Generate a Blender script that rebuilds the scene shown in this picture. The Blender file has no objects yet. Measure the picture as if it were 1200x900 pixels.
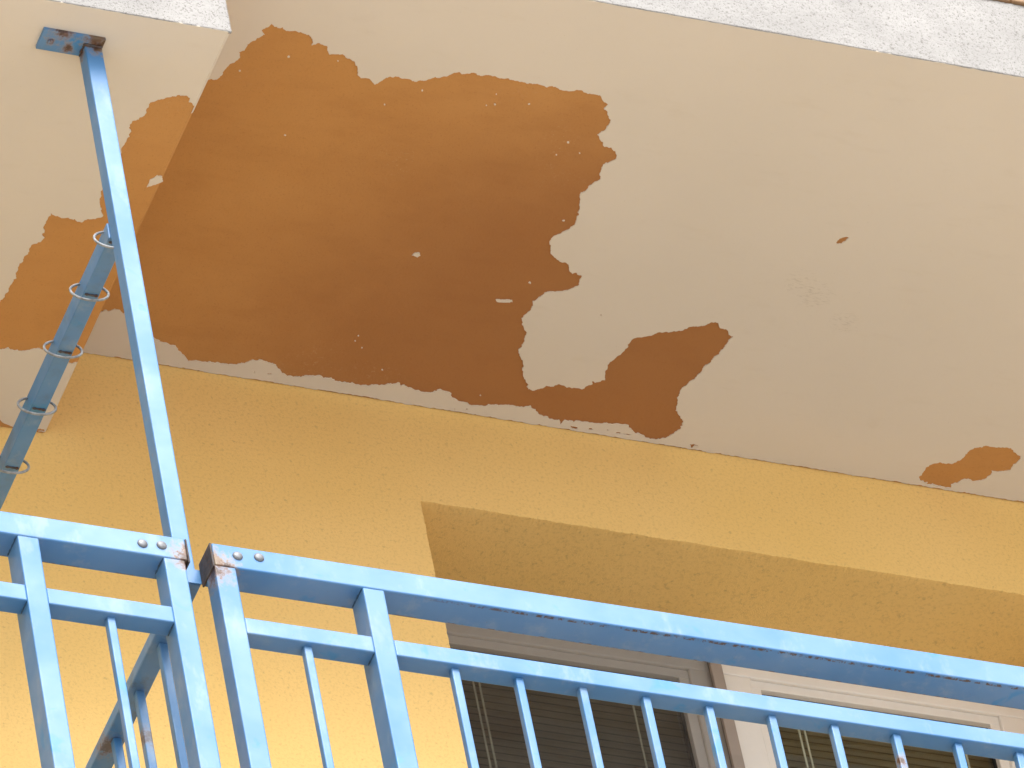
import bpy, bmesh, math, random
from mathutils import Vector, Matrix, noise, geometry

scene = bpy.context.scene

# ---------------------------------------------------------------- camera
cam_data = bpy.data.cameras.new('camera')
cam_data.sensor_width = 36.0
cam_data.lens = 315.035
cam_data.clip_end = 3000.0
cam_data.clip_start = 0.1
camera = bpy.data.objects.new('camera', cam_data)
scene.collection.objects.link(camera)
CR = Vector((0.92340397, -0.35220628, -0.15256423))      # right
CU = Vector((-0.14889362, -0.69504569, 0.70337912))      # up
CF = Vector((0.35377365, 0.62678723, 0.69424922))        # forward
m = Matrix((CR, CU, -CF)).transposed().to_4x4()
m.translation = Vector((-6.81918118, -12.25843154, 1.60067613))
camera.matrix_world = m
scene.camera = camera

# ---------------------------------------------------------------- sky, sun, exposure
SUN_ELEVATION = math.radians(51)
SUN_AZIMUTH = math.radians(179)          # clockwise from +Y: in front of the facade
world = bpy.data.worlds.new('World')
scene.world = world
world.use_nodes = True
wn, wl = world.node_tree.nodes, world.node_tree.links
wn.clear()
sky = wn.new('ShaderNodeTexSky')
sky.sky_type = 'NISHITA'
sky.sun_disc = False
sky.sun_elevation = SUN_ELEVATION
sky.sun_rotation = SUN_AZIMUTH
sky.air_density = 1.0
sky.dust_density = 6.0
sky.ozone_density = 0.6
haze_white = wn.new('ShaderNodeHueSaturation')           # overcast: cloud-white, not blue
haze_white.inputs['Saturation'].default_value = 0.24
bg = wn.new('ShaderNodeBackground')
bg.inputs['Strength'].default_value = 0.085
wout = wn.new('ShaderNodeOutputWorld')
wl.new(sky.outputs['Color'], haze_white.inputs['Color'])
wl.new(haze_white.outputs['Color'], bg.inputs['Color'])
wl.new(bg.outputs['Background'], wout.inputs['Surface'])

sun_data = bpy.data.lights.new('sun', 'SUN')
sun_data.energy = 1.25
sun_data.angle = math.radians(40)
sun_data.color = (1.0, 0.98, 0.955)
sun = bpy.data.objects.new('sun', sun_data)
scene.collection.objects.link(sun)
sd = Vector((math.sin(SUN_AZIMUTH) * math.cos(SUN_ELEVATION), math.cos(SUN_AZIMUTH) * math.cos(SUN_ELEVATION), math.sin(SUN_ELEVATION)))
sun.rotation_euler = sd.to_track_quat('Z', 'Y').to_euler()
sun.location = (0, -20, 40)

scene.view_settings.view_transform = 'Standard'
scene.view_settings.look = 'None'
scene.view_settings.exposure = 1.52
scene.view_settings.gamma = 1.0
scene.view_settings.use_curve_mapping = False
scene.cycles.max_bounces = 8
scene.cycles.diffuse_bounces = 5
scene.cycles.transparent_max_bounces = 12

# ---------------------------------------------------------------- measures (metres)
ZC = 15.06          # underside of the recessed ceiling (slab of the balcony above)
ZB = 14.7905        # underside of the beam
XB = -1.028         # right edge of the beam
YFASCIA = -1.2035   # front of the slab edge
YFBEAM = -1.178     # front of the beam
ZTOP = 15.296        # top of the slab edge
ZFLOOR = 12.30      # balcony floor
# outlines of the bare plaster on the ceiling and on the beam (x, y)
BARE_MAIN = [(-0.9008, -0.8158), (-0.8895, -0.8320), (-0.8829, -0.8668), (-0.8712, -0.8818), (-0.8777, -0.9000), (-0.8665, -0.9111), (-0.8630,
    -0.9304), (-0.8530, -0.9474), (-0.8405, -0.9600), (-0.8497, -0.9726), (-0.8395, -0.9835), (-0.8371, -0.9927), (-0.8208, -0.9841), (-0.8030, -0.9820),
    (-0.7781, -0.9839), (-0.7481, -0.9797), (-0.7374, -0.9686), (-0.7338, -0.9534), (-0.7179, -0.9619), (-0.6975, -0.9530), (-0.6891, -0.9376), (-0.6553,
    -0.9415), (-0.6304, -0.9311), (-0.6150, -0.9098), (-0.6004, -0.8883), (-0.5871, -0.8913), (-0.5649, -0.8776), (-0.5501, -0.8983), (-0.5191, -0.9078),
    (-0.4939, -0.9072), (-0.4706, -0.9110), (-0.4472, -0.9277), (-0.4121, -0.9468), (-0.3945, -0.9460), (-0.3730, -0.9555), (-0.3433, -0.9560), (-0.3030,
    -0.9539), (-0.2678, -0.9530), (-0.2336, -0.9545), (-0.1939, -0.9572), (-0.1771, -0.9524), (-0.1475, -0.9526), (-0.1323, -0.9585), (-0.1126, -0.9529),
    (-0.0922, -0.9540), (-0.0584, -0.9337), (-0.0605, -0.9177), (-0.0425, -0.9008), (-0.0340, -0.8763), (-0.0474, -0.8453), (-0.0248, -0.8195), (-0.0039,
    -0.8176), (0.0153, -0.8000), (0.0161, -0.7860), (-0.0037, -0.7653), (0.0048, -0.7316), (-0.0060, -0.7062), (-0.0212, -0.6799), (-0.0058, -0.6296),
    (-0.0020, -0.5842), (-0.0128, -0.5664), (-0.0332, -0.5426), (-0.0318, -0.5209), (-0.0208, -0.4975), (0.0057, -0.4800), (0.0276, -0.4745), (0.0400,
    -0.4551), (0.0574, -0.4537), (0.0717, -0.4399), (0.0764, -0.4201), (0.0632, -0.4081), (0.0390, -0.3937), (0.0088, -0.3820), (-0.0072, -0.3537),
    (-0.0021, -0.3352), (-0.0125, -0.3002), (0.0046, -0.2712), (0.0194, -0.2349), (0.0233, -0.1962), (0.0367, -0.1793), (0.0643, -0.1256), (0.0797,
    -0.1010), (0.1084, -0.1098), (0.1407, -0.1300), (0.1732, -0.1237), (0.1974, -0.1262), (0.2096, -0.1541), (0.2365, -0.1625), (0.2269, -0.1923),
    (0.2330, -0.2281), (0.2456, -0.2626), (0.2487, -0.2905), (0.2868, -0.3111), (0.3088, -0.3264), (0.3492, -0.3412), (0.3869, -0.3625), (0.4009,
    -0.3779), (0.4185, -0.3791), (0.4249, -0.3681), (0.4402, -0.3653), (0.4656, -0.3470), (0.4587, -0.3191), (0.4465, -0.2740), (0.4368, -0.2374),
    (0.4223, -0.1978), (0.4118, -0.1681), (0.4170, -0.1398), (0.4304, -0.1059), (0.4541, -0.0806), (0.4576, -0.0580), (0.4436, -0.0353), (0.4110,
    -0.0149), (0.3910, -0.0142), (0.3588, -0.0254), (0.3392, -0.0428), (0.3006, -0.0380), (0.2548, -0.0328), (0.2222, -0.0321), (0.1933, -0.0286),
    (0.1888, -0.0142), (0.1569, -0.0254), (0.1211, -0.0400), (0.1031, -0.0540), (0.0489, -0.0451), (-0.0020, -0.0316), (-0.0325, -0.0278), (-0.0575,
    -0.0331), (-0.0852, -0.0538), (-0.1105, -0.0603), (-0.1409, -0.0432), (-0.1672, -0.0468), (-0.1924, -0.0560), (-0.2067, -0.0596), (-0.2411, -0.0456),
    (-0.2641, -0.0407), (-0.3081, -0.0392), (-0.3310, -0.0343), (-0.3675, -0.0396), (-0.4067, -0.0391), (-0.4228, -0.0291), (-0.4574, -0.0296), (-0.4836,
    -0.0477), (-0.4971, -0.0579), (-0.5279, -0.0618), (-0.5471, -0.0551), (-0.5608, -0.0442), (-0.5909, -0.0325), (-0.6162, -0.0349), (-0.6534, -0.0296),
    (-0.6806, -0.0237), (-0.6939, -0.0392), (-0.7166, -0.0566), (-0.7492, -0.0665), (-0.7707, -0.0723), (-0.8141, -0.0994), (-0.8537, -0.1298), (-0.8761,
    -0.1386), (-0.8865, -0.1392), (-0.9048, -0.1324), (-0.9220, -0.1150), (-0.9548, -0.0871), (-0.9834, -0.0861), (-0.9882, -0.3522), (-0.9860, -0.7298),
    (-0.9472, -0.8079)]
BARE_RIGHT = [(1.0421, -0.0289), (1.0452, -0.0378), (1.0463, -0.0599), (1.0540, -0.0697), (1.0777, -0.0791), (1.1025, -0.0843), (1.1138, -0.0968),
    (1.1176, -0.1159), (1.1224, -0.1306), (1.1320, -0.1408), (1.1469, -0.1448), (1.1523, -0.1516), (1.1658, -0.1507), (1.1898, -0.1530), (1.2028,
    -0.1566), (1.2197, -0.1512), (1.2354, -0.1390), (1.2444, -0.1373), (1.2451, -0.1211), (1.2395, -0.1035), (1.2394, -0.0906), (1.2198, -0.0829),
    (1.2064, -0.0800), (1.1973, -0.0817), (1.2011, -0.0680), (1.1958, -0.0559), (1.1853, -0.0463), (1.1659, -0.0413), (1.1605, -0.0441), (1.1418,
    -0.0390), (1.1374, -0.0299), (1.1242, -0.0216), (1.1269, -0.0153), (1.1271, -0.0112), (1.1088, -0.0101), (1.0773, -0.0109), (1.0693, -0.0100),
    (1.0688, -0.0162), (1.0512, -0.0172)]
BARE_SMALL = [[(0.5810, -0.6578), (0.5838, -0.6740), (0.5958, -0.6824), (0.6031, -0.6798), (0.6002, -0.6698), (0.5936, -0.6595)],
    [(0.2097, -0.0139), (0.2195, -0.0146), (0.2302, -0.0129), (0.2303, -0.0075), (0.2177, -0.0088)],
    [(0.2531, -0.0164), (0.2606, -0.0180), (0.2667, -0.0126), (0.2569, -0.0118)],
    [(0.2951, -0.0226), (0.3017, -0.0213), (0.2994, -0.0168)],
    [(0.3177, -0.0167), (0.3289, -0.0191), (0.3308, -0.0141), (0.3210, -0.0133)],
    [(0.3355, -0.0178), (0.3533, -0.0189), (0.3527, -0.0152), (0.3388, -0.0144)],
    [(0.4944, -0.0164), (0.5038, -0.0184), (0.5171, -0.0158), (0.5049, -0.0106), (0.5050, -0.0052)],
    [(-0.5307, -0.0257), (-0.5266, -0.0253), (-0.5271, -0.0212)],
    [(-0.4993, -0.0259), (-0.4902, -0.0278), (-0.4889, -0.0241), (-0.4962, -0.0226)],
    [(-0.0602, -0.0112), (-0.0565, -0.0120), (-0.0565, -0.0066)],
    [(-0.0338, -0.0155), (-0.0306, -0.0175), (-0.0297, -0.0124)],
    [(0.0088, -0.0139), (0.0125, -0.0147), (0.0120, -0.0106)],
    [(0.1518, -0.3489), (0.1560, -0.3485), (0.1560, -0.3433)]]
BARE_BEAM = [(-1.0248, -0.9318), (-1.0312, -0.9523), (-1.0389, -0.9689), (-1.0516, -0.9867), (-1.0648, -0.9898), (-1.0912, -0.9803), (-1.1146,
    -0.9677), (-1.1264, -0.9432), (-1.1272, -0.9187), (-1.1465, -0.8997), (-1.1464, -0.8778), (-1.1397, -0.8425), (-1.1422, -0.8175), (-1.1437, -0.7680),
    (-1.1417, -0.7191), (-1.1403, -0.6823), (-1.1357, -0.6635), (-1.1176, -0.6327), (-1.1370, -0.6185), (-1.1659, -0.6046), (-1.2004, -0.6070), (-1.2259,
    -0.6163), (-1.2283, -0.5959), (-1.2291, -0.5708), (-1.2170, -0.5461), (-1.2368, -0.5218), (-1.2351, -0.4946), (-1.2420, -0.4430), (-1.2437, -0.3923),
    (-1.2485, -0.3509), (-1.2580, -0.3008), (-1.2503, -0.2440), (-1.2189, -0.2177), (-1.2041, -0.2183), (-1.1881, -0.2269), (-1.1585, -0.2230), (-1.1221,
    -0.2385), (-1.0900, -0.2276), (-1.0597, -0.2110), (-1.0422, -0.2097), (-1.0288, -0.2177), (-1.0283, -0.2383)]
BARE_STRIP = [(-1.1937, -0.0176), (-1.1610, -0.0220), (-1.1381, -0.0217), (-1.1278, -0.0135), (-1.1068, -0.0076), (-1.0771, -0.0100), (-1.0492,
    -0.0120), (-1.0351, -0.0099), (-1.0320, -0.0064), (-1.0565, -0.0053), (-1.0938, -0.0031), (-1.1316, -0.0023), (-1.1881, -0.0007)]
FLAKES_CEILING = [[(-0.3135, -0.4265), (-0.3098, -0.4351), (-0.2987, -0.4367), (-0.2954, -0.4305), (-0.3002, -0.4235)],
    [(-0.0877, -0.3414), (-0.0707, -0.3438), (-0.0525, -0.3478), (-0.0491, -0.3415), (-0.0680, -0.3366), (-0.0835, -0.3358)],
    [(-0.0361, -0.4034), (-0.0348, -0.4076), (-0.0303, -0.4047), (-0.0314, -0.4005)]]
FLAKES_BEAM = [[(-1.0553, -0.7283), (-1.0555, -0.7505), (-1.0457, -0.7650), (-1.0344, -0.7650), (-1.0292, -0.7501), (-1.0403, -0.7390)]]
SPECKS = [(-0.1013, -0.8111, 0.0030), (-0.0658, -0.7871, 0.0017), (-0.2941, -0.8797, 0.0024), (-0.2231, -0.8968, 0.0022), (-0.0275, -0.5940, 0.0028),
    (-0.4602, -0.8832, 0.0022), (-0.5242, -0.8282, 0.0019), (-0.8567, -0.8517, 0.0024), (-0.7701, -0.9119, 0.0028), (-0.7008, -0.6987, 0.0024), (-0.6639,
    -0.9235, 0.0017), (-0.3019, -0.9080, 0.0013), (-0.3111, -0.8734, 0.0013), (-0.1127, -0.7716, 0.0015), (-0.3431, -0.1751, 0.0019), (-0.3451, -0.1589,
    0.0015), (-0.3233, -0.1426, 0.0017), (-0.2561, -0.0886, 0.0022), (-0.0169, -0.0604, 0.0017)]
# ---------------------------------------------------------------- helpers
def link(o):
    scene.collection.objects.link(o)
    return o

def empty(name, loc, label=None, cat=None, group=None, kind=None, parent=None):
    o = link(bpy.data.objects.new(name, None))
    o.empty_display_size = 0.1
    if parent is None:
        o.location = loc
    else:
        o.parent = parent
    tag(o, label, cat, group, kind)
    return o

def tag(o, label=None, cat=None, group=None, kind=None):
    if label: o['label'] = label
    if cat: o['category'] = cat
    if group: o['group'] = group
    if kind: o['kind'] = kind
    return o

def root_of(o):
    while o.parent is not None:
        o = o.parent
    return o

def add(name, bm, mat, parent=None, smooth=False):
    """Link a bmesh given in world coordinates as one mesh object."""
    if parent is not None:
        bmesh.ops.translate(bm, verts=bm.verts, vec=-root_of(parent).location)
    me = bpy.data.meshes.new(name)
    bm.normal_update()
    bm.to_mesh(me)
    bm.free()
    if smooth:
        for p in me.polygons:
            p.use_smooth = True
    for mm in (mat if isinstance(mat, (list, tuple)) else [mat]):
        me.materials.append(mm)
    o = link(bpy.data.objects.new(name, me))
    o.parent = parent
    return o

def box_bm(x0, x1, y0, y1, z0, z1, bevel=0.0, seg=2, bm=None):
    own = bm is None
    bm = bm or bmesh.new()
    vs = [bm.verts.new((x, y, z)) for x in (x0, x1) for y in (y0, y1) for z in (z0, z1)]
    idx = [(0, 1, 3, 2), (4, 6, 7, 5), (0, 4, 5, 1), (2, 3, 7, 6), (0, 2, 6, 4), (1, 5, 7, 3)]
    fs = [bm.faces.new([vs[i] for i in f]) for f in idx]
    if bevel > 0:
        es = list({e for f in fs for e in f.edges})
        bmesh.ops.bevel(bm, geom=es, offset=bevel, segments=seg, profile=0.5, affect='EDGES')
    return bm

def box(name, x0, x1, y0, y1, z0, z1, mat, parent=None, bevel=0.0, seg=2):
    o = add(name, box_bm(x0, x1, y0, y1, z0, z1, bevel, seg), mat, parent)
    return o

def jag(loop, step, amp, seed, closed=True):
    """Break an outline into short steps with a ragged, fractal offset."""
    rnd = random.Random(seed)
    out = []
    n = len(loop)
    for i in range(n if closed else n - 1):
        seg = [Vector(loop[i]), Vector(loop[(i + 1) % n])]
        a = amp
        while (seg[1] - seg[0]).length > step:
            new = []
            for p, q in zip(seg, seg[1:]):
                d = q - p
                nrm = Vector((-d.y, d.x))
                l = d.length
                if l > 0:
                    nrm /= l
                new += [p, (p + q) / 2 + nrm * rnd.gauss(0, 1) * min(a, 0.14 * l)]
            seg = new + [seg[-1]]
        out += seg[:-1]
    if not closed:
        out.append(Vector(loop[-1]))
    return out

def inside(p, poly):
    x, y = p
    r = False
    j = len(poly) - 1
    for i in range(len(poly)):
        xi, yi = poly[i]; xj, yj = poly[j]
        if (yi > y) != (yj > y) and x < (xj - xi) * (y - yi) / (yj - yi) + xi:
            r = not r
        j = i
    return r

def sheet_bm(outer, holes, z, t):
    """A coat of thickness t on the underside of the level z: outline with holes, its edges closed."""
    pts, edges = [], []
    for lp in [outer] + holes:
        b = len(pts)
        pts += [Vector(p) for p in lp]
        edges += [(b + i, b + (i + 1) % len(lp)) for i in range(len(lp))]
    vo, eo, fo, *_ = geometry.delaunay_2d_cdt(pts, edges, [], 0, 1e-6)
    boxes = [(min(p[0] for p in h), max(p[0] for p in h), min(p[1] for p in h), max(p[1] for p in h), h) for h in holes]
    bm = bmesh.new()
    vs = [bm.verts.new((v.x, v.y, z - t)) for v in vo]
    for f in fo:
        c = (vo[f[0]] + vo[f[1]] + vo[f[2]]) / 3
        if not inside(c, outer):
            continue
        if any(b[0] <= c.x <= b[1] and b[2] <= c.y <= b[3] and inside(c, b[4]) for b in boxes):
            continue
        bm.faces.new([vs[i] for i in reversed(f)])
    bmesh.ops.delete(bm, geom=[v for v in bm.verts if not v.link_faces], context='VERTS')
    rim = [e for e in bm.edges if len(e.link_faces) == 1]
    ret = bmesh.ops.extrude_edge_only(bm, edges=rim)
    bmesh.ops.translate(bm, verts=[g for g in ret['geom'] if isinstance(g, bmesh.types.BMVert)], vec=(0, 0, t + 0.0005))
    bmesh.ops.recalc_face_normals(bm, faces=bm.faces)
    return bm

# ---------------------------------------------------------------- materials
class Mat:
    def __init__(self, name):
        self.m = bpy.data.materials.new(name)
        self.m.use_nodes = True
        self.n, self.l = self.m.node_tree.nodes, self.m.node_tree.links
        self.b = self.n['Principled BSDF']
        self.out = self.n['Material Output']
        self.pos = self.n.new('ShaderNodeNewGeometry').outputs['Position']

    def node(self, kind, **kw):
        nd = self.n.new(kind)
        for k, v in kw.items():
            setattr(nd, k, v)
        return nd

    def val(self, s, sock):
        if isinstance(s, (int, float)):
            sock.default_value = s
        elif isinstance(s, (tuple, list)):
            sock.default_value = (*s, 1.0) if len(s) == 3 and sock.type == 'RGBA' else s
        else:
            self.l.new(s, sock)

    def noise(self, scale, detail=3.0, rough=0.55, dist=0.0, vec=None, stretch=None):
        nd = self.node('ShaderNodeTexNoise')
        nd.inputs['Scale'].default_value = scale
        nd.inputs['Detail'].default_value = detail
        nd.inputs['Roughness'].default_value = rough
        nd.inputs['Distortion'].default_value = dist
        v = vec or self.pos
        if stretch:
            mp = self.node('ShaderNodeMapping')
            self.l.new(v, mp.inputs['Vector'])
            mp.inputs['Scale'].default_value = stretch
            v = mp.outputs['Vector']
        self.l.new(v, nd.inputs['Vector'])
        return nd.outputs['Fac']

    def voronoi(self, scale, feature='F1', out='Distance'):
        nd = self.node('ShaderNodeTexVoronoi', feature=feature)
        nd.inputs['Scale'].default_value = scale
        self.l.new(self.pos, nd.inputs['Vector'])
        return nd.outputs[out]

    def ramp(self, fac, a, b, lo=0.0, hi=1.0):
        nd = self.node('ShaderNodeMapRange')
        nd.clamp = True
        nd.interpolation_type = 'SMOOTHSTEP'
        self.l.new(fac, nd.inputs['Value'])
        nd.inputs['From Min'].default_value = a
        nd.inputs['From Max'].default_value = b
        nd.inputs['To Min'].default_value = lo
        nd.inputs['To Max'].default_value = hi
        return nd.outputs['Result']

    def math(self, op, a, b=0.0):
        nd = self.node('ShaderNodeMath', operation=op)
        self.val(a, nd.inputs[0]); self.val(b, nd.inputs[1])
        return nd.outputs[0]

    def mix(self, fac, a, b):
        nd = self.node('ShaderNodeMix', data_type='RGBA')
        self.val(fac, nd.inputs[0]); self.val(a, nd.inputs[6]); self.val(b, nd.inputs[7])
        return nd.outputs[2]

    def near(self, p, radius, rough=0.5, scale=60):
        """1 close to the point p, ragged fall-off to 0 at the radius."""
        nd = self.node('ShaderNodeVectorMath', operation='DISTANCE')
        self.l.new(self.pos, nd.inputs[0])
        nd.inputs[1].default_value = p
        if not hasattr(self, 'shared'):
            self.shared = {}
        if scale not in self.shared:
            self.shared[scale] = self.math('SUBTRACT', self.noise(scale, 3, 0.7), 0.5)
        d = self.math('ADD', nd.outputs['Value'], self.math('MULTIPLY', self.shared[scale], radius * 2 * rough))
        return self.ramp(d, radius * 0.35, radius, 1.0, 0.0)

    def bump(self, h, strength, dist=0.002):
        nd = self.node('ShaderNodeBump')
        nd.inputs['Strength'].default_value = strength
        nd.inputs['Distance'].default_value = dist
        self.l.new(h, nd.inputs['Height'])
        self.l.new(nd.outputs['Normal'], self.b.inputs['Normal'])

    def done(self, color=None, rough=None, spec=None, metal=None):
        if color is not None: self.val(color, self.b.inputs['Base Color'])
        if rough is not None: self.val(rough, self.b.inputs['Roughness'])
        if spec is not None: self.val(spec, self.b.inputs['Specular IOR Level'])
        if metal is not None: self.val(metal, self.b.inputs['Metallic'])
        return self.m

def mat_stucco():
    a = Mat('yellow_stucco')
    big = a.noise(1.6, 3, 0.5)
    grain = a.noise(150, 3, 0.65)
    speck = a.noise(95, 2, 0.5)
    c = a.mix(a.ramp(big, 0.3, 0.7), (0.81, 0.54, 0.185), (0.84, 0.57, 0.215))
    c = a.mix(a.ramp(grain, 0.46, 0.72, 0.0, 0.34), c, (0.52, 0.32, 0.11))
    c = a.mix(a.ramp(speck, 0.60, 0.76, 0.0, 0.38), c, (0.40, 0.25, 0.095))
    h = a.math('ADD', a.math('MULTIPLY', grain, 0.6), a.noise(330, 2, 0.6))
    a.bump(h, 0.42, 0.0018)
    return a.done(c, 0.92, 0.25)

def mat_paint():
    a = Mat('beige_ceiling_paint')
    c = a.mix(a.ramp(a.noise(2.2, 4, 0.55), 0.3, 0.7), (0.63, 0.583, 0.515), (0.65, 0.602, 0.535))
    c = a.mix(a.ramp(a.noise(9, 5, 0.6, stretch=(1, 3, 1)), 0.55, 0.8, 0, 0.15), c, (0.50, 0.43, 0.33))
    # grey rub marks
    for p, r_ in (((0.545, -0.535, ZC), 0.045), ((0.60, -0.50, ZC), 0.05), ((0.69, -0.44, ZC), 0.04)):
        k = a.near(p, r_, 0.8, 120)
        k = a.math('MULTIPLY', k, a.ramp(a.noise(150, 3, 0.6, stretch=(0.5, 2.0, 1)), 0.5, 0.66, 0, 0.3))
        c = a.mix(k, c, (0.34, 0.30, 0.25))
    c = a.mix(a.ramp(a.noise(330, 2, 0.5), 0.73, 0.78, 0, 0.5), c, (0.33, 0.27, 0.2))
    a.bump(a.noise(60, 4, 0.55), 0.12, 0.002)
    return a.done(c, 0.7, 0.3)

def mat_bare():
    a = Mat('bare_brown_plaster')
    c = a.mix(a.ramp(a.noise(1.5, 4, 0.6), 0.3, 0.7), (0.49, 0.246, 0.078), (0.515, 0.268, 0.092))
    c = a.mix(a.ramp(a.noise(11, 5, 0.65, stretch=(0.6, 1.6, 1)), 0.45, 0.75, 0, 0.16), c, (0.285, 0.115, 0.036))
    c = a.mix(a.ramp(a.noise(60, 4, 0.65), 0.5, 0.75, 0, 0.22), c, (0.46, 0.23, 0.08))
    c = a.mix(a.ramp(a.noise(240, 2, 0.6), 0.55, 0.75, 0, 0.22), c, (0.24, 0.10, 0.035))
    k = a.near((0.15, -0.22, ZC), 1.05, 0.16, 3)
    c = a.mix(a.math('MULTIPLY', k, 0.62), c, (0.255, 0.098, 0.037))            # damp-darkened part
    dust = a.math('MULTIPLY', a.ramp(a.noise(3.1, 2, 0.5), 0.56, 0.68), a.ramp(a.noise(160, 3, 0.7), 0.57, 0.7, 0, 0.4))
    c = a.mix(dust, c, (0.50, 0.34, 0.19))
    h = a.math('ADD', a.noise(150, 4, 0.6), a.math('MULTIPLY', a.noise(14, 3, 0.5), 1.5))
    a.bump(h, 0.22, 0.002)
    return a.done(c, 0.8, 0.3)

def mat_roughcast():
    a = Mat('white_roughcast')
    v = a.noise(170, 3, 0.7)
    c = a.mix(a.ramp(a.noise(7, 3), 0.3, 0.7), (0.31, 0.303, 0.295), (0.365, 0.357, 0.348))
    c = a.mix(a.ramp(v, 0.53, 0.70, 0, 0.7), c, (0.15, 0.14, 0.13))
    c = a.mix(a.ramp(a.noise(260, 2, 0.5), 0.60, 0.70, 0, 0.7), c, (0.11, 0.10, 0.09))
    a.bump(a.math('SUBTRACT', 1.0, v), 0.6, 0.003)
    return a.done(c, 0.95, 0.2)

BLUE = (0.050, 0.188, 0.42)
BLUE_PALE = (0.100, 0.235, 0.45)
BLUE_DEEP = (0.020, 0.205, 0.47)
RUST = (0.115, 0.040, 0.014)
RUST_DARK = (0.030, 0.018, 0.013)

def mat_blue(name, spots=(), seam=None, grime=0.0, tint=None):
    a = Mat(name)
    c = a.mix(a.ramp(a.noise(4.0, 4, 0.6), 0.3, 0.7), BLUE, BLUE_PALE)
    c = a.mix(a.ramp(a.noise(13, 3, 0.5, 0.6), 0.62, 0.72, 0, 0.75), c, BLUE_DEEP)          # fresh-paint dabs
    c = a.mix(a.ramp(a.noise(16, 4, 0.65, stretch=(1, 1, 0.5)), 0.52, 0.74, 0, 0.55), c, (0.20, 0.30, 0.43))       # chalked patches
    if grime:
        c = a.mix(a.ramp(a.noise(17, 5, 0.7), 0.48, 0.72, 0, grime), c, (0.095, 0.11, 0.105))
    c = a.mix(a.ramp(a.noise(210, 2, 0.6), 0.72, 0.78, 0, 0.6), c, (0.10, 0.09, 0.08))       # pin-holes
    if seam:                                                                                # chipped seam under the front edge
        y0, w, x0, z0 = seam
        sp = a.node('ShaderNodeSeparateXYZ'); a.l.new(a.pos, sp.inputs[0])
        d = a.math('ABSOLUTE', a.math('SUBTRACT', sp.outputs['Y'], y0))
        k = a.ramp(d, w * 0.4, w, 1, 0)
        k = a.math('MULTIPLY', k, a.ramp(sp.outputs['X'], x0, x0 + 0.35))
        k = a.math('MULTIPLY', k, a.ramp(a.noise(75, 4, 0.7), 0.46, 0.56))
        k = a.math('MULTIPLY', k, a.ramp(sp.outputs['Z'], z0, z0 + 0.004, 1, 0))
        c = a.mix(k, c, (0.07, 0.045, 0.035))
        d2 = a.math('ABSOLUTE', a.math('SUBTRACT', sp.outputs['Y'], -1.0885))                # and along the back edge
        k2 = a.math('MULTIPLY', a.ramp(d2, 0.002, 0.005, 1, 0), a.ramp(a.noise(40, 4, 0.7), 0.46, 0.6))
        k2 = a.math('MULTIPLY', k2, a.ramp(sp.outputs['Z'], z0, z0 + 0.004, 1, 0))
        c = a.mix(k2, c, (0.10, 0.055, 0.035))
    for p, r_, s in spots:
        k = a.near(p, r_, 1.1, 85)
        halo = a.near(p, r_ * 1.7, 0.9, 85)
        c = a.mix(a.math('MULTIPLY', halo, 0.55 * s), c, (0.30, 0.23, 0.15))
        c = a.mix(a.math('MULTIPLY', k, s), c, RUST)
        core = a.near(p, r_ * 0.62, 1.3, 170)
        c = a.mix(a.math('MULTIPLY', core, 0.85 * s), c, RUST_DARK)
    a.bump(a.math('ADD', a.noise(45, 3, 0.5), a.math('MULTIPLY', a.noise(260, 2, 0.5), 0.4)), 0.10, 0.002)
    return a.done(c, a.ramp(a.noise(9, 3, 0.6), 0.3, 0.7, 0.36, 0.52), 0.5)

def mat_simple(name, col, rough=0.5, spec=0.4, var=0.12, scale=20, metal=0.0):
    a = Mat(name)
    c2 = tuple(max(0.0, v * (1 - 2 * var)) for v in col)
    c = a.mix(a.ramp(a.noise(scale, 4, 0.6), 0.35, 0.75), col, c2)
    a.bump(a.noise(scale * 12, 3), 0.05, 0.001)
    return a.done(c, rough, spec, metal)

def mat_rusty():
    a = Mat('rusted_steel')
    c = a.mix(a.ramp(a.noise(45, 5, 0.7), 0.35, 0.7), (0.095, 0.085, 0.085), (0.045, 0.035, 0.032))
    c = a.mix(a.ramp(a.noise(70, 5, 0.7, 0.5), 0.52, 0.66), c, RUST)
    a.bump(a.noise(180, 4), 0.4, 0.002)
    return a.done(c, 0.75, 0.35, 0.0)

def mat_glass():
    a = Mat('window_glass')
    tr = a.node('ShaderNodeBsdfTransparent'); tr.inputs['Color'].default_value = (0.86, 0.89, 0.87, 1)
    gl = a.node('ShaderNodeBsdfGlossy'); gl.inputs['Roughness'].default_value = 0.01
    fr = a.node('ShaderNodeFresnel'); fr.inputs['IOR'].default_value = 1.5
    mx = a.node('ShaderNodeMixShader')
    geo = a.node('ShaderNodeNewGeometry')                # only the entry face of the pane mirrors
    a.l.new(a.math('MULTIPLY', a.math('MULTIPLY', fr.outputs[0], 1.5), a.math('SUBTRACT', 1.0, geo.outputs['Backfacing'])), mx.inputs[0])
    a.l.new(tr.outputs[0], mx.inputs[1]); a.l.new(gl.outputs[0], mx.inputs[2])
    a.l.new(mx.outputs[0], a.out.inputs['Surface'])
    return a.m

def mat_screen():
    """Fine dark insect mesh: too fine to see its threads, so part opaque, part open."""
    a = Mat('insect_mesh')
    tr = a.node('ShaderNodeBsdfTransparent')
    df = a.node('ShaderNodeBsdfDiffuse')
    col = a.mix(a.ramp(a.noise(30, 3), 0.3, 0.7), (0.075, 0.066, 0.058), (0.105, 0.094, 0.084))
    a.l.new(col, df.inputs['Color'])
    mx = a.node('ShaderNodeMixShader')
    mx.inputs[0].default_value = 0.42
    a.l.new(tr.outputs[0], mx.inputs[1]); a.l.new(df.outputs[0], mx.inputs[2])
    a.l.new(mx.outputs[0], a.out.inputs['Surface'])
    return a.m

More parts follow.
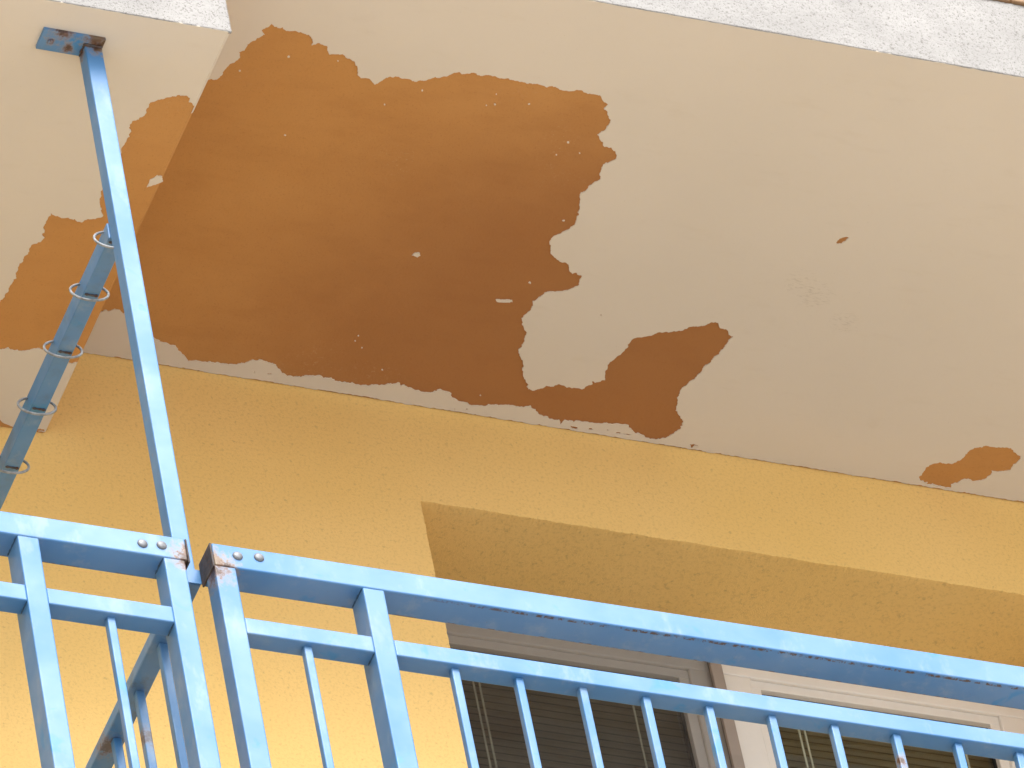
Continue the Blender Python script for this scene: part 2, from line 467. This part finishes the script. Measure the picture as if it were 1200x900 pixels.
def mat_ground():
    a = Mat('pale_paving')
    c = a.mix(a.ramp(a.noise(0.35, 5, 0.6), 0.3, 0.7), (0.41, 0.40, 0.385), (0.47, 0.46, 0.44))
    c = a.mix(a.ramp(a.noise(14, 5, 0.6), 0.5, 0.8, 0, 0.3), c, (0.24, 0.23, 0.21))
    a.bump(a.noise(60, 4), 0.3, 0.01)
    return a.done(c, 0.9, 0.2)

STUCCO, PAINT, BARE, ROUGHCAST = mat_stucco(), mat_paint(), mat_bare(), mat_roughcast()
RAIL_Z0, RAIL_Z1, RAIL_Y0, RAIL_Y1 = 13.2639, 13.3233, -1.1508, -1.0878
B_TOP = mat_blue('blue_paint_top_rail',
                 spots=[((-1.2660, -1.151, 13.266), 0.034, 1.0), ((-1.2420, -1.150, 13.263), 0.022, 1.0), ((-1.3170, -1.151, 13.270), 0.034, 1.0),
                        ((-1.3190, -1.151, 13.300), 0.014, 0.6), ((-1.35, -1.13, 13.2639), 0.014, 0.5)],
                 seam=(-1.1450, 0.0045, -0.95, RAIL_Z0 + 0.0015))
B_POST = mat_blue('blue_paint_posts', spots=[((-1.3270, -1.150, 13.262), 0.022, 1.0), ((-1.2680, -1.140, 13.252), 0.032, 1.0)])
B_LOW = mat_blue('blue_paint_lower_rail')
B_BAL = mat_blue('blue_paint_balusters', spots=[((0.1235, -1.139, 13.020), 0.016, 0.9), ((0.125, -1.139, 12.99), 0.012, 0.8)])
B_SIDE = mat_blue('blue_paint_partition', grime=0.75,
                  spots=[((-1.300, -0.62, 13.2716), 0.03, 0.5),
                         ((-1.287, -0.7745, 13.15), 0.030, 0.5)])
B_SUPPORT = mat_blue('blue_paint_support',
                     spots=[((-1.2900, -1.0850, 14.7800), 0.020, 0.9), ((-1.262, -1.09, 14.775), 0.02, 0.8), ((-1.319, -1.06, 14.772), 0.014, 0.8),
                            ((-1.319, -1.065, 13.73), 0.004, 0.7), ((-1.319, -1.067, 13.63), 0.004, 0.7), ((-1.319, -1.063, 14.05), 0.004, 0.5)])
B_PLATE = mat_blue('blue_paint_plate', grime=0.4,
                   spots=[((-1.29, -1.107, 14.785), 0.03, 0.95), ((-1.345, -1.070, 14.7805), 0.013, 0.8), ((-1.37, -1.108, 14.789), 0.022, 0.8),
                          ((-1.3860, -1.0800, 14.7805), 0.009, 0.7), ((-1.28, -1.09, 14.78), 0.025, 0.8)])
RING_Y = [-1.0430, -0.8956, -0.7322, -0.5681, -0.3969]
B_CROSS = mat_blue('blue_paint_crossbar', grime=0.35)
RUSTY = mat_rusty()
RIVET = mat_simple('galvanised_rivet', (0.20, 0.21, 0.23), 0.5, 0.5, 0.2, 90, 0.35)
RINGM = mat_simple('grey_ring_wire', (0.30, 0.32, 0.34), 0.5, 0.5, 0.3, 70, 0.0)
PVC = mat_simple('white_pvc', (0.75, 0.715, 0.67), 0.35, 0.5, 0.03, 6)
GASKET = mat_simple('black_gasket', (0.02, 0.02, 0.02), 0.6, 0.3)
SCREENF = mat_simple('screen_frame', (0.30, 0.25, 0.215), 0.5, 0.4, 0.05)
SCREEN = mat_screen()
GLASS = mat_glass()
SLAT = mat_simple('tan_blind_slat', (0.55, 0.475, 0.36), 0.5, 0.4, 0.06, 4)
CORD = mat_simple('pale_blind_cord', (0.68, 0.63, 0.52), 0.8, 0.2)
ROOM = mat_simple('room_plaster', (0.35, 0.32, 0.28), 0.9, 0.1)
TILE = mat_simple('brown_edge_tile', (0.33, 0.20, 0.105), 0.6, 0.4, 0.15, 12)
CONCRETE = mat_simple('balcony_floor', (0.20, 0.18, 0.165), 0.9, 0.2, 0.12, 3)

# ---------------------------------------------------------------- ground
bm = bmesh.new()
bmesh.ops.create_grid(bm, x_segments=2, y_segments=2, size=600)
tag(add('ground', bm, mat_ground()), 'pale paved ground in front of the building', kind='structure')

# ---------------------------------------------------------------- building: wall with the window recess
WX0, WX1, WZ0, WZ1 = -0.1815, 1.455, 13.20, 14.765      # recess
DEPTH = 0.262
building = empty('apartment_building', (0, 0, 0), 'yellow stucco apartment building with a peeling brown and beige balcony ceiling', 'building')

def wall_bm():
    rnd = random.Random(5)
    def edge(a, b, amp):
        n = max(2, int((Vector(b) - Vector(a)).length / 0.0045))
        d = (Vector(b) - Vector(a)).normalized()
        nrm = Vector((-d.y, d.x))
        out = []
        for i in range(n):
            t = i / n
            p = Vector(a).lerp(Vector(b), t)
            k = min(1.0, min(i, n - i) / 6)
            w = noise.noise(Vector((p.x * 28, p.y * 28, 3.1))) * 0.7 + noise.noise(Vector((p.x * 95, p.y * 95, 8.7))) * 0.6 + rnd.uniform(-.25, .25)
            out.append(p + nrm * w * amp * k)
        return out
    loop = edge((WX0, WZ1), (WX1, WZ1), 0.0032) + edge((WX1, WZ1), (WX1, WZ0), 0.002) + edge((WX1, WZ0), (WX0, WZ0), 0.002) + edge((WX0, WZ0), (WX0, WZ1), 0.0018)
    outer = [(-11, 0), (11, 0), (11, 19.5), (-11, 19.5)]
    pts = [Vector(p) for p in outer] + loop
    n = len(loop)
    edges = [(0, 1), (1, 2), (2, 3), (3, 0)] + [(4 + i, 4 + (i + 1) % n) for i in range(n)]
    vo, eo, fo, *_ = geometry.delaunay_2d_cdt(pts, edges, [], 0, 1e-7)
    bm = bmesh.new()
    vs = [bm.verts.new((v.x, 0, v.y)) for v in vo]
    lp = [tuple(p) for p in loop]
    for f in fo:
        c = (vo[f[0]] + vo[f[1]] + vo[f[2]]) / 3
        if inside(c, lp):
            continue
        bm.faces.new([vs[i] for i in f])
    # rounded arris, then the reveals running back to the window
    ring = [vs[i] for i in range(4, 4 + n)]
    def clean(p, q):
        return min(max(q.x, WX0), WX1), min(max(q.y, WZ0), WZ1)
    cx, cz = (WX0 + WX1) / 2, (WZ0 + WZ1) / 2
    rows = [ring]
    for y, ins, k in ((0.0014, 0.0006, 1.0), (0.005, 0.0010, 0.8), (0.022, 0.0012, 0.0), (DEPTH + 0.09, 0.0014, 0.0)):
        row = []
        for p in loop:
            bx = min(max(p.x, WX0), WX1); bz = min(max(p.y, WZ0), WZ1)
            # nearest point of the clean rectangle outline
            dx = min((abs(p.x - WX0), WX0), (abs(p.x - WX1), WX1)); dz = min((abs(p.y - WZ0), WZ0), (abs(p.y - WZ1), WZ1))
            if dx[0] < dz[0]: q = Vector((dx[1], bz))
            else: q = Vector((bx, dz[1]))
            q = q.lerp(p, k)
            q += Vector(((1 if q.x < cx else -1) * (ins if dx[0] < 0.008 else 0), (1 if q.y < cz else -1) * (ins if dz[0] < 0.008 else 0)))
            row.append(bm.verts.new((q.x, y, q.y)))
        rows.append(row)
    for a, b in zip(rows, rows[1:]):
        for i in range(n):
            j = (i + 1) % n
            bm.faces.new((a[i], a[j], b[j], b[i]))
    # the rest of the block
    D = 11.0
    o = [vs[i] for i in range(4)]
    bk = [bm.verts.new((v.co.x, D, v.co.z)) for v in o]
    for i in range(4):
        j = (i + 1) % 4
        bm.faces.new((o[i], bk[i], bk[j], o[j]))
    bm.faces.new(bk)
    bmesh.ops.recalc_face_normals(bm, faces=bm.faces)
    return bm
add('wall', wall_bm(), STUCCO, building)

# room behind the window, open towards it
bm = box_bm(WX0 - 0.6, WX1 + 0.6, DEPTH + 0.10, 3.6, ZFLOOR, 15.0)
bm.faces.ensure_lookup_table()
front = [f for f in bm.faces if abs(f.calc_center_median().y - (DEPTH + 0.10)) < 1e-4]
bmesh.ops.delete(bm, geom=front, context='FACES')
add('room', bm, ROOM, building)

# ---------------------------------------------------------------- slab of the balcony above, its beam, and their coats
slab = box('ceiling_slab', XB, 6.0, YFASCIA + 0.006, -0.001, ZC, ZTOP, BARE, building)
slab['label'] = 'ceiling with peeling beige paint over brown plaster'
rnd = random.Random(11)

def ragged_edge(x0, x1, y, step, amp, seed):
    r_ = random.Random(seed)
    n = int(abs(x1 - x0) / step)
    out = []
    for i in range(n + 1):
        x = x0 + (x1 - x0) * i / n
        w = noise.noise(Vector((x * 9, seed, 0.3))) * 0.6 + noise.noise(Vector((x * 45, seed, 4.2))) * 0.7 + r_.uniform(-.3, .3)
        out.append(Vector((x, y + amp * w if y < -0.5 else min(y + amp * w, -0.0006))))
    return out

coat_outer = ragged_edge(XB + 0.004, 2.6, -0.0032, 0.005, 0.0042, 3) + [Vector((6.0, -0.004)), Vector((6.0, YFASCIA + 0.001))] + ragged_edge(2.4, XB + 0.004, YFASCIA + 0.0012, 0.006, 0.0018, 17)
holes = [jag(BARE_MAIN, 0.0035, 0.0022, 21), jag(BARE_RIGHT, 0.0035, 0.0018, 22)]
for i, h in enumerate(BARE_SMALL):
    holes.append(jag(h, 0.002, 0.0009, 40 + i))
T = 0.0020
add('paint_coat', sheet_bm([tuple(p) for p in coat_outer], [[tuple(p) for p in h] for h in holes], ZC, T), PAINT, slab)
for i, h in enumerate(FLAKES_CEILING):
    add('paint_flake', sheet_bm([tuple(p) for p in jag(h, 0.002, 0.0008, 60 + i)], [], ZC, T), PAINT, slab)
for i, (x, y, r_) in enumerate(SPECKS):
    lp = []
    for k in range(7):
        a_ = k / 7 * math.tau
        lp.append((x + math.cos(a_) * r_ * rnd.uniform(0.6, 1.3), y + math.sin(a_) * r_ * rnd.uniform(0.5, 1.1)))
    add('paint_flake', sheet_bm(lp, [], ZC, T), PAINT, slab)

# beam: box with an eased lower right edge
CH = 0.010
prof = [(XB - CH * 0.7, ZB), (XB - CH * 0.25, ZB + CH * 0.28), (XB, ZB + CH), (XB, ZTOP), (-4.6, ZTOP), (-4.6, ZB)]
bm = bmesh.new()
fr_ = [bm.verts.new((x, YFBEAM + 0.006, z)) for x, z in prof]
bk_ = [bm.verts.new((x, -0.001, z)) for x, z in prof]
for i in range(len(prof)):
    j = (i + 1) % len(prof)
    bm.faces.new((fr_[i], fr_[j], bk_[j], bk_[i]))
bm.faces.new(fr_); bm.faces.new(bk_)
bmesh.ops.recalc_face_normals(bm, faces=bm.faces)
beam = add('beam', bm, BARE, building)
beam['label'] = 'lower beam with peeling paint beside the ceiling'
bo = ragged_edge(-4.6, XB - CH * 0.7, -0.0050, 0.006, 0.0030, 9)
er = random.Random(4)
right = [Vector((XB - CH * 0.69 - er.uniform(0, 0.0006), -0.0050 + (YFBEAM + 0.0015 + 0.0050) * i / 160)) for i in range(1, 161)]
beam_outer = bo + right + ragged_edge(XB - CH * 0.7 - 0.004, -2.2, YFBEAM + 0.0012, 0.006, 0.0018, 19) + [Vector((-4.6, YFBEAM + 0.0012))]
bh = [jag(BARE_BEAM, 0.0035, 0.0020, 31), jag(BARE_STRIP, 0.0035, 0.0015, 32)]
add('paint_coat', sheet_bm([tuple(p) for p in beam_outer], [[tuple(p) for p in h] for h in bh], ZB, T), PAINT, beam)
for i, h in enumerate(FLAKES_BEAM):
    add('paint_flake', sheet_bm([tuple(p) for p in jag(h, 0.002, 0.0008, 70 + i)], [], ZB, T), PAINT, beam)
# thin paint left on the eased edge, above the bare patch
for y0, y1 in ((YFBEAM + 0.008, -0.945), (-0.215, -0.004)):
    bm = bmesh.new()
    n_ = int((y1 - y0) / 0.004)
    ys = [y0 + (y1 - y0) * i / n_ for i in range(n_ + 1)]
    va = [bm.verts.new((XB - CH * 0.68, y, ZB - 0.0012)) for y in ys]
    vb = [bm.verts.new((XB - CH * 0.22, y, ZB + CH * 0.26)) for y in ys]
    vc = [bm.verts.new((XB + 0.0012, y + er.uniform(-.001, .001), ZB + CH)) for y in ys]
    for i in range(n_):
        bm.faces.new((va[i], va[i + 1], vb[i + 1], vb[i])); bm.faces.new((vb[i], vb[i + 1], vc[i + 1], vc[i]))
    bmesh.ops.recalc_face_normals(bm, faces=bm.faces)
    add('edge_paint', bm, PAINT, beam)

def roughcast(x0, x1, yf, z0, z1, step, parent, seed):
    """White thrown-on render on a slab edge: a lumpy front with an uneven lower lip."""
    nx, nz = max(1, int((x1 - x0) / step)), max(1, int((z1 - z0) / step))
    bm = bmesh.new()
    rows = []
    for j in range(nz + 1):
        row = []
        for i in range(nx + 1):
            x = x0 + (x1 - x0) * i / nx; z = z0 + (z1 - z0) * j / nz
            p = Vector((x, seed, z))
            d = noise.noise(p * 150) * 0.0010 + noise.noise(p * 70) * 0.0006 + noise.noise(p * 8) * 0.0008
            if j == 0:
                z += abs(noise.noise(Vector((x * 60, seed, 1)))) * 0.0012
            row.append(bm.verts.new((x, yf + d, z)))
        rows.append(row)
    for a, b in zip(rows, rows[1:]):
        for i in range(nx):
            bm.faces.new((a[i], a[i + 1], b[i + 1], b[i]))
    lip = [bm.verts.new((v.co.x, yf + 0.0058, v.co.z + 0.0004)) for v in rows[0]]
    for i in range(nx):
        bm.faces.new((rows[0][i + 1], rows[0][i], lip[i], lip[i + 1]))
    rb = [bm.verts.new((r[-1].co.x, yf + 0.0058, r[-1].co.z)) for r in rows]
    for j in range(nz):
        bm.faces.new((rows[j][-1], rb[j], rb[j + 1], rows[j + 1][-1]))
    bmesh.ops.recalc_face_normals(bm, faces=bm.faces)
    o = add('edge_render', bm, ROUGHCAST, parent, True)
    return o
roughcast(XB + 0.001, 1.6, YFASCIA, ZC - 0.0016, ZTOP - 0.001, 0.0042, slab, 2.0)
roughcast(1.6005, 6.0, YFASCIA, ZC - 0.0016, ZTOP - 0.001, 0.03, slab, 2.0)
roughcast(-1.75, XB - 0.0005, YFBEAM, ZB - 0.0016, ZTOP - 0.001, 0.0042, beam, 5.0)
roughcast(-4.6, -1.7505, YFBEAM, ZB - 0.0016, ZTOP - 0.001, 0.03, beam, 5.0)
for k in range(24):                                      # edge tiles on the slab above
    x = XB + 0.03 + k * 0.302
    if x < 5.7:
        box('edge_tile', x, x + 0.298, YFASCIA - 0.008, -0.8, ZTOP + 0.001, ZTOP + 0.014, TILE, slab, 0.003, 2)

# floor slab of the balcony in front of the window
box('balcony_slab', -4.6, 6.0, -1.21, -0.001, ZFLOOR - 0.20, ZFLOOR, CONCRETE, building, 0.004)

# ---------------------------------------------------------------- window
window = empty('window', (0, 0, 0), parent=building)
FX0, FX1, FZ0, FZ1 = WX0 + 0.006, WX1 - 0.006, WZ0 + 0.006, WZ1 - 0.006
YW = DEPTH
def ring_of_bars(name, x0, x1, z0, z1, w, y0, y1, mat, parent, bev=0.003):
    box(name, x0, x1, y0, y1, z1 - w, z1, mat, parent, bev)
    box(name, x0, x1, y0, y1, z0, z0 + w, mat, parent, bev)
    box(name, x0, x0 + w, y0 + 0.0004, y1, z0 + w - 0.001, z1 - w + 0.001, mat, parent, bev)
    box(name, x1 - w, x1, y0 + 0.0004, y1, z0 + w - 0.001, z1 - w + 0.001, mat, parent, bev)
ring_of_bars('frame', FX0, FX1, FZ0, FZ1, 0.055, YW + 0.018, YW + 0.085, PVC, window)
box('frame', 0.560, 0.648, YW + 0.019, YW + 0.085, FZ0 + 0.054, FZ1 - 0.054, PVC, window, 0.003)
for x0, x1 in ((-0.140, 0.601), (0.6055, 1.349)):
    z0, z1 = FZ0 + 0.04, 14.722
    # sash: outer step, inner step, bead, gasket, pane
    ring_of_bars('sash', x0, x1, z0, z1, 0.0715, YW + 0.002, YW + 0.017, PVC, window, 0.004)
    ring_of_bars('glazing_bead', x0 + 0.071, x1 - 0.071, z0 + 0.071, z1 - 0.071, 0.0245, YW + 0.010, YW + 0.034, PVC, window, 0.002)
    ring_of_bars('gasket', x0 + 0.0945, x1 - 0.0945, z0 + 0.0945, z1 - 0.0945, 0.0045, YW + 0.024, YW + 0.034, GASKET, window, 0.0)
    box('pane', x0 + 0.096, x1 - 0.096, YW + 0.0335, YW + 0.0375, z0 + 0.096, z1 - 0.096, GLASS, window)

# insect screen clipped over the left sash
screen = empty('insect_screen', (0, 0, 0), parent=building)
SX0, SX1, SZ0, SZ1 = -0.168, 0.6005, 13.24, 14.728
ring_of_bars('screen_frame', SX0, SX1, SZ0, SZ1, 0.028, YW - 0.020, YW - 0.006, SCREENF, screen, 0.002)
bm = bmesh.new()
vs = [bm.verts.new(p) for p in ((SX0 + .02, YW - .012, SZ0 + .02), (SX1 - .02, YW - .012, SZ0 + .02), (SX1 - .02, YW - .012, SZ1 - .02), (SX0 + .02, YW - .012, SZ1 - .02))]
bm.faces.new(vs)
add('mesh', bm, SCREEN, screen)

# ---------------------------------------------------------------- venetian blinds behind the two panes
def blind(label, x0, x1, cords, tilt):
    yb = YW + 0.068
    root = empty('window_blind', ((x0 + x1) / 2, yb, 13.36), label, 'blind', 'blinds behind the window panes')
    box('headrail', x0, x1, yb - 0.014, yb + 0.014, 14.655, 14.690, PVC, root, 0.002)
    pitch, w = 0.0215, 0.0125
    c, s = math.cos(tilt), math.sin(tilt)
    bm = bmesh.new()
    prof = [(-1, 0.0), (-0.5, 0.0022), (0, 0.0030), (0.5, 0.0022), (1, 0.0)]
    va, vb = [], []
    for t, h in prof:
        y = yb + c * w * t - s * h; z = s * w * t + c * h
        va.append(bm.verts.new((x0 + 0.004, y, z))); vb.append(bm.verts.new((x1 - 0.004, y, z)))
    for i in range(4):
        bm.faces.new((va[i], vb[i], vb[i + 1], va[i + 1]))
    z_first = 14.642
    bmesh.ops.translate(bm, verts=bm.verts, vec=(0, 0, z_first))
    first = add('slat', bm, SLAT, root, True)
    for k in range(1, 58):
        o = first.copy()
        link(o)
        o.parent = root
        o.location.z = -k * pitch
    for x in cords:
        box('cord', x - 0.0022, x + 0.0022, yb - 0.0165, yb - 0.0145, 13.37, 14.66, CORD, root)
    return root
blind('dark venetian blind behind the insect screen of the left window sash', -0.075, 0.535, (0.027, 0.041, 0.402), math.radians(16))
blind('tan venetian blind behind the white right window sash', 0.665, 1.290, (0.796, 0.810, 1.20), math.radians(16))

# ---------------------------------------------------------------- railings on the front of the balcony
BAL_W = 0.0085
def rivet(parent, x, z):
    bm = bmesh.new()
    n = 14
    prof = [(0.0105, 0.0), (0.0105, 0.0012), (0.0092, 0.0030), (0.0058, 0.0043), (0.0, 0.0047)]
    rows = []
    for r_, h in prof[:-1]:
        rows.append([bm.verts.new((x + r_ * math.cos(k / n * math.tau), RAIL_Y0 - h, z + r_ * math.sin(k / n * math.tau))) for k in range(n)])
    top = bm.verts.new((x, RAIL_Y0 - prof[-1][1], z))
    for a, b in zip(rows, rows[1:]):
        for i in range(n):
            j = (i + 1) % n
            bm.faces.new((a[i], a[j], b[j], b[i]))
    for i in range(n):
        bm.faces.new((rows[-1][i], rows[-1][(i + 1) % n], top))
    bmesh.ops.recalc_face_normals(bm, faces=bm.faces)
    return add('rivet', bm, RIVET, parent, True)

def end_cap(parent, x0, x1):
    return box('end_cap', x0, x1, RAIL_Y0 + 0.0005, RAIL_Y1 - 0.0005, RAIL_Z0 - 0.002, RAIL_Z1 - 0.0005, RUSTY, parent, 0.001, 1)

LOW_Z0, LOW_Z1, LOW_Y1 = 13.0935, 13.1355, -1.1092
FOOT_Z0, FOOT_Z1 = 12.40, 12.44
def railing(label, x0, x1, posts, cap_at, rivets, balusters):
    root = empty('balcony_railing', ((x0 + x1) / 2, -1.12, ZFLOOR), label, 'railing', 'blue railing panels on the balcony front')
    a, b = (x0 + 0.004, x1) if cap_at == x0 else (x0, x1 - 0.004)
    box('top_rail', a, b, RAIL_Y0, RAIL_Y1, RAIL_Z0, RAIL_Z1, B_TOP, root, 0.0035, 3)
    if cap_at == x0: end_cap(root, x0, x0 + 0.0038)
    else: end_cap(root, x1 - 0.0038, x1)
    for p0, p1, d in posts:
        box('post', p0, p1, RAIL_Y0 + 0.0004, RAIL_Y0 + d, ZFLOOR, RAIL_Z0 + 0.0005, B_POST, root, 0.003, 3)
    xs = [p for q in sorted(posts) for p in q[:2]]
    bays = [(xs[i + 1], xs[i + 2]) for i in range(0, len(xs) - 2, 2)]
    if x1 > xs[-1] + 0.05: bays.append((xs[-1], x1))
    if x0 < xs[0] - 0.05: bays.append((x0, xs[0]))
    for p, q in bays:
        box('lower_rail', p - 0.0005, q + 0.0005, RAIL_Y0 + 0.0011, LOW_Y1, LOW_Z0, LOW_Z1, B_LOW, root, 0.003, 3)
        box('foot_rail', p - 0.0005, q + 0.0005, RAIL_Y0 + 0.0011, LOW_Y1, FOOT_Z0, FOOT_Z1, B_LOW, root, 0.003, 3)
    for x in balusters:
        box('baluster', x - BAL_W, x + BAL_W, -1.131 - BAL_W, -1.131 + BAL_W, FOOT_Z1 - 0.0005, LOW_Z0 + 0.0005, B_BAL, root, 0.0028, 3)
    for x, z in rivets:
        rivet(root, x, z)
    return root
right_rail = railing('long blue railing panel in front of the window, right of the rusty joint', -1.2701, 1.30,
                     [(-1.2680, -1.2240, 0.046), (-0.9645, -0.9200, 0.060), (1.22, 1.2645, 0.060)], -1.2701,
                     [(-1.2160, 13.2968), (-1.1717, 13.3015)],
                     [-1.0977] + [-0.7962 + 0.1323 * k for k in range(15)])
left_rail = railing('blue railing panel left of the rusty joint, below the ringed crossbar', -2.30, -1.3162,
                    [(-1.3705, -1.3270, 0.050), (-1.6645, -1.6217, 0.060), (-2.29, -2.246, 0.06)], -1.3162,
                    [(-1.4099, 13.2911), (-1.3707, 13.2944)], [-1.4945, -1.83, -1.965, -2.10])
box('splice_plate', -1.425, -1.160, RAIL_Y1 + 0.0002, -1.0858, 13.2716, 13.3095, B_POST, right_rail, 0.0008, 1)

# ---------------------------------------------------------------- partition frame: side rail to the wall, support post up to the beam, ringed crossbar
part = empty('partition_frame', (-1.293, -0.55, ZFLOOR), 'blue steel partition frame with tall post bolted under the beam and side rail running to the wall', 'partition frame')
box('side_rail', -1.312, -1.270, -1.0855, -0.0005, 13.2716, 13.2980, B_SIDE, part, 0.0028, 3)
post = box('support_post', -1.3145, -1.277, -1.0857, -1.0492, 13.2975, ZB - 0.0098, B_SUPPORT, part, 0.0028, 3)
plate = box('mounting_plate', -1.4087, -1.2762, -1.1075, -1.0530, ZB - 0.0100, ZB - 0.0012, B_PLATE, part, 0.0010, 2)
bm = bmesh.new()
bmesh.ops.create_cone(bm, cap_ends=True, segments=6, radius1=0.0062, radius2=0.0062, depth=0.005, matrix=Matrix.Translation((-1.3860, -1.0800, ZB - 0.0122)))
add('bolt', bm, B_PLATE, plate)
crossbar = box('crossbar', -1.318, -1.284, -1.0493, -0.0005, 14.2535, 14.2970, B_CROSS, part, 0.0025, 3)
for k, y in enumerate([-0.9098 + 0.1355 * i for i in range(7)]):
    box('baluster', -1.2975, -1.2795, y - 0.009, y + 0.009, FOOT_Z1 - 0.0005, 13.2721, B_SIDE if k in (1,) else B_BAL, part, 0.0028, 3)
box('foot_rail', -1.312, -1.270, -1.0855, -0.0005, FOOT_Z0, FOOT_Z1, B_SIDE, part, 0.0028, 3)
box('foot_post', -1.312, -1.270, -1.0857, -1.0600, ZFLOOR, FOOT_Z0 + 0.0005, B_SIDE, part, 0.0028, 3)

# ---------------------------------------------------------------- rings hung on the crossbar
cf = CF * -0.40
NRM = (cf + 0.9165 * (math.cos(math.radians(80)) * CR + math.sin(math.radians(80)) * CU)).normalized()
def ring_mesh(centre):
    R_, r_ = 0.0385, 0.0028
    bm = bmesh.new()
    q = NRM.to_track_quat('Z', 'Y').to_matrix()
    nu, nv = 40, 8
    g = []
    for i in range(nu):
        a_ = i / nu * math.tau
        g.append([bm.verts.new(centre + q @ Vector(((R_ + r_ * math.cos(b / nv * math.tau)) * math.cos(a_), (R_ + r_ * math.cos(b / nv * math.tau)) * math.sin(a_), r_ * math.sin(b / nv * math.tau)))) for b in range(nv)])
    for i in range(nu):
        for j in range(nv):
            bm.faces.new((g[i][j], g[(i + 1) % nu][j], g[(i + 1) % nu][(j + 1) % nv], g[i][(j + 1) % nv]))
    bmesh.ops.recalc_face_normals(bm, faces=bm.faces)
    return bm
wire = None
for y in RING_Y:
    if wire is None:
        wire = add('wire_ring', ring_mesh(Vector((-1.3065, RING_Y[0], 14.2560))), RINGM, part, True)
        wire['label'] = 'grey wire ring welded round the crossbar'
    else:
        o = link(wire.copy())
        o.parent = part
        o.location.y = y - RING_Y[0]

# ---------------------------------------------------------------- weld beads at the steel joints
WELD = mat_simple('painted_weld', (0.035, 0.10, 0.20), 0.6, 0.3, 0.4, 120)
def weld(p, q, parent, mat=None, r0=0.0026, seed=0):
    p, q = Vector(p), Vector(q)
    d = (q - p).normalized()
    a_ = d.orthogonal().normalized(); c_ = d.cross(a_)
    n = max(4, int((q - p).length / 0.004))
    rr = random.Random(seed + int(abs(p.x) * 1e4))
    bm = bmesh.new()
    rows = []
    for i in range(n + 1):
        o = p.lerp(q, i / n)
        r_ = r0 * rr.uniform(0.6, 1.25) * (0.5 if i in (0, n) else 1)
        rows.append([bm.verts.new(o + a_ * r_ * math.cos(k / 6 * math.tau) + c_ * r_ * math.sin(k / 6 * math.tau)) for k in range(6)])
    for u_, v_ in zip(rows, rows[1:]):
        for k in range(6):
            bm.faces.new((u_[k], u_[(k + 1) % 6], v_[(k + 1) % 6], v_[k]))
    bm.faces.new(rows[0]); bm.faces.new(rows[-1])
    bmesh.ops.recalc_face_normals(bm, faces=bm.faces)
    return add('weld_bead', bm, mat or WELD, parent, True)
for root, posts in ((right_rail, ((-1.2680, -1.2240, 0.046), (-0.9645, -0.9200, 0.060))), (left_rail, ((-1.3705, -1.3270, 0.050), (-1.6645, -1.6217, 0.060)))):
    for x0, x1, d in posts:
        y0, y1 = RAIL_Y0 + 0.004, RAIL_Y0 + d - 0.003
        if x0 != -1.2680:
            weld((x0, y0, RAIL_Z0), (x0, y1, RAIL_Z0), root)
            weld((x0, y0, LOW_Z0), (x0, LOW_Y1 - 0.003, LOW_Z0), root)
        if x1 != -1.3270:
            weld((x1, y0, RAIL_Z0), (x1, y1, RAIL_Z0), root)
            weld((x1, y0, LOW_Z0), (x1, LOW_Y1 - 0.003, LOW_Z0), root)
for y in RING_Y:
    weld((-1.3150, y + 0.004, 14.2528), (-1.2870, y + 0.004, 14.2528), crossbar, RUSTY, 0.0032)
weld((-1.3185, -1.0870, ZB - 0.0112), (-1.2775, -1.0870, ZB - 0.0112), plate, RUSTY, 0.0034)
weld((-1.3155, -1.0850, ZB - 0.0112), (-1.3155, -1.0530, ZB - 0.0112), plate, RUSTY, 0.0030)
